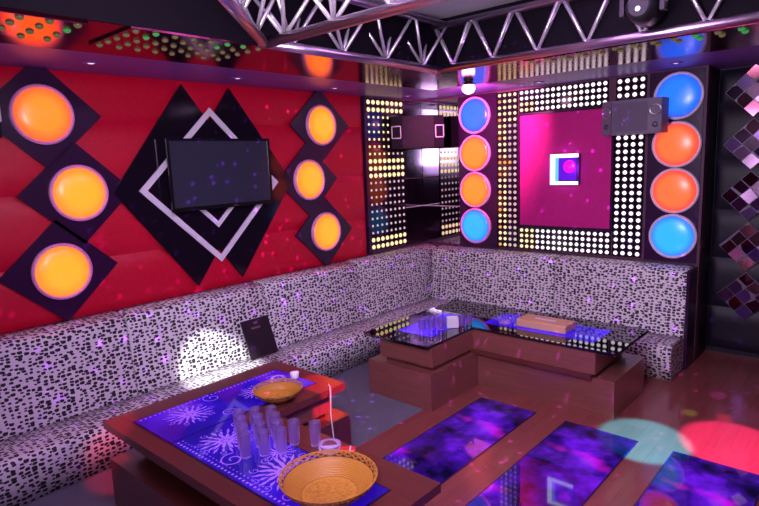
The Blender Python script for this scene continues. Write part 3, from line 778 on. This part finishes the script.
# pink lamp near the back wall
t = thing('pink_spot_lamp', 'small dazzling pink spot lamp under the ceiling near the left lamp column', 'stage light', (1.52,-1.18,2.90))
b = MB(); b.lathe([(.05,0),(.05,-.012),(.02,-.014)], 20, (1.52,-1.18,HS-.0005)); b.build('ceiling_mount', M['black'], t)
b = MB(); b.lathe([(.03,-.014),(.048,-.02),(.052,-.048),(.05,-.05)], 20, (1.52,-1.18,HS)); b.build('lamp_body', M['black'], t)
b = MB(); b.lathe([(.052,-.05),(.066,-.07),(.066,-.095),(.05,-.12),(.026,-.135),(.001,-.14)], 20, (1.52,-1.18,HS), cap=False); b.build('glowing_lens', M['pink_lens'], t)

# ------------------------------------------------------------------ lights
def area(name, loc, target, size, power, col, sy=None):
    l = bpy.data.lights.new(name, 'AREA'); l.energy = power; l.color = col; l.size = size
    if sy: l.shape = 'RECTANGLE'; l.size_y = sy
    o = bpy.data.objects.new(name, l); COL.objects.link(o); o.location = loc
    o.rotation_euler = (Vector(target)-Vector(loc)).to_track_quat('-Z','Y').to_euler(); return o
def spot(name, loc, target, angle, power, col, blend=.2, size=.02, gobo=None):
    l = bpy.data.lights.new(name, 'SPOT'); l.energy = power; l.color = col; l.spot_size = math.radians(angle); l.spot_blend = blend; l.shadow_soft_size = size
    o = bpy.data.objects.new(name, l); COL.objects.link(o); o.location = loc
    o.rotation_euler = (Vector(target)-Vector(loc)).to_track_quat('-Z','Y').to_euler()
    if gobo:
        l.use_nodes = True; N = l.node_tree.nodes; L = l.node_tree.links
        em = N['Emission']; tc = N.new('ShaderNodeTexCoord'); vo = N.new('ShaderNodeTexVoronoi'); vo.inputs['Scale'].default_value = gobo
        L.new(tc.outputs['Normal'], vo.inputs['Vector'])
        r = ramp(N, [(0,(1,1,1)), (.13,(1,1,1)), (.20,(0,0,0))]); L.new(vo.outputs['Distance'], r.inputs['Fac'])
        L.new(r.outputs['Color'], em.inputs['Strength'])
    return o
area('ceiling_glow', (3.5,-4.9,3.28), (3.2,-4.6,0), 2.2, 74, (.76,.44,1.0))
area('ceiling_glow_far', (3.0,-2.9,3.30), (2.4,-2.6,0), 1.6, 30, (.76,.40,1.0))
area('added_ceiling_wash', (3.5,-5.3,2.45), (3.0,-2.2,3.5), .9, 100, (.92,.78,1.0))  # unseen lamp, added to brighten the raised ceiling
area('room_fill', (4.6,-7.4,2.5), (1.6,-2.6,1.2), 1.6, 38, (.86,.62,1.0))
spot('white_beam', (2.3,-4.9,2.9), (.45,-3.60,.36), 13.5, 1100, (1,.97,1.0), .5)
spot('red_beam', (3.9,-2.6,2.9), (1.86,-3.55,.54), 7, 2200, (1,.02,.06), .1)
spot('red_wash', (3.0,-6.1,2.9), (1.15,-4.90,.48), 8.5, 800, (1,.03,.08), .6)
spot('cyan_beam', (4.2,-3.2,2.9), (3.55,-2.00,0), 12.5, 3200, (.03,.75,1.0), .35)
spot('pink_beam', (4.9,-3.2,2.9), (4.10,-1.72,0), 13, 2200, (1,.07,.50), .3)
spot('pink_flare', (1.50,-1.10,2.74), (.9,0,2.5), 100, 200, (1,.20,.55), .6)
spot('red_dot', (4.3,-3.2,2.9), (3.93,-1.23,0), 2.0, 700, (1,.05,.05), .2)
spot('green_dot', (4.3,-3.2,2.9), (3.69,-1.29,0), 2.0, 700, (.3,1,.1), .4)
spot('violet_dot', (4.3,-3.2,2.9), (3.79,-.77,0), 2.2, 700, (.4,.1,1), .4)
spot('violet_stars', (3.3,-3.0,2.9), (1.2,-1.6,.6), 110, 1000, (.45,.05,1.0), .3, .005, 26)
spot('violet_stars_left', (2.9,-4.3,2.9), (.6,-4.0,.2), 62, 420, (.45,.05,1.0), .3, .005, 24)
spot('added_box_bloom', (2.04,-.45,1.975), (2.04,0,1.975), 70, 9, (.30,.02,1.0), 1.0, .05)  # lamp added in front of the light box to imitate its bloom

w = bpy.data.worlds.new('World'); sc.world = w; w.use_nodes = True
w.node_tree.nodes['Background'].inputs['Color'].default_value = (.3,.15,.4,1); w.node_tree.nodes['Background'].inputs['Strength'].default_value = .02

# ------------------------------------------------------------------ camera
cam = bpy.data.cameras.new('Camera'); co = bpy.data.objects.new('Camera', cam); COL.objects.link(co); sc.camera = co
yaw, pitch, roll, f = .7328, -.1585, -.0388, 572.58
cy, sy, cp, sp = math.cos(yaw), math.sin(yaw), math.cos(pitch), math.sin(pitch)
fw = Vector((-sy*cp, cy*cp, sp)); rt = Vector((cy, sy, 0)); up = rt.cross(fw)
r2 = rt*math.cos(roll)+up*math.sin(roll); u2 = -rt*math.sin(roll)+up*math.cos(roll)
co.matrix_world = Matrix(((r2.x,u2.x,-fw.x,4.798),(r2.y,u2.y,-fw.y,-6.263),(r2.z,u2.z,-fw.z,2.142),(0,0,0,1)))
cam.sensor_width = 36; cam.lens = f/759*36; cam.clip_start = .05

sc.view_settings.view_transform = 'Standard'; sc.view_settings.look = 'None'; sc.view_settings.gamma = 1; sc.view_settings.exposure = 0.0
sc.view_settings.use_curve_mapping = False
sc.cycles.use_denoising = True
sc.cycles.max_bounces = 8; sc.cycles.sample_clamp_indirect = 6
sc.cycles.caustics_reflective = False; sc.cycles.caustics_refractive = False
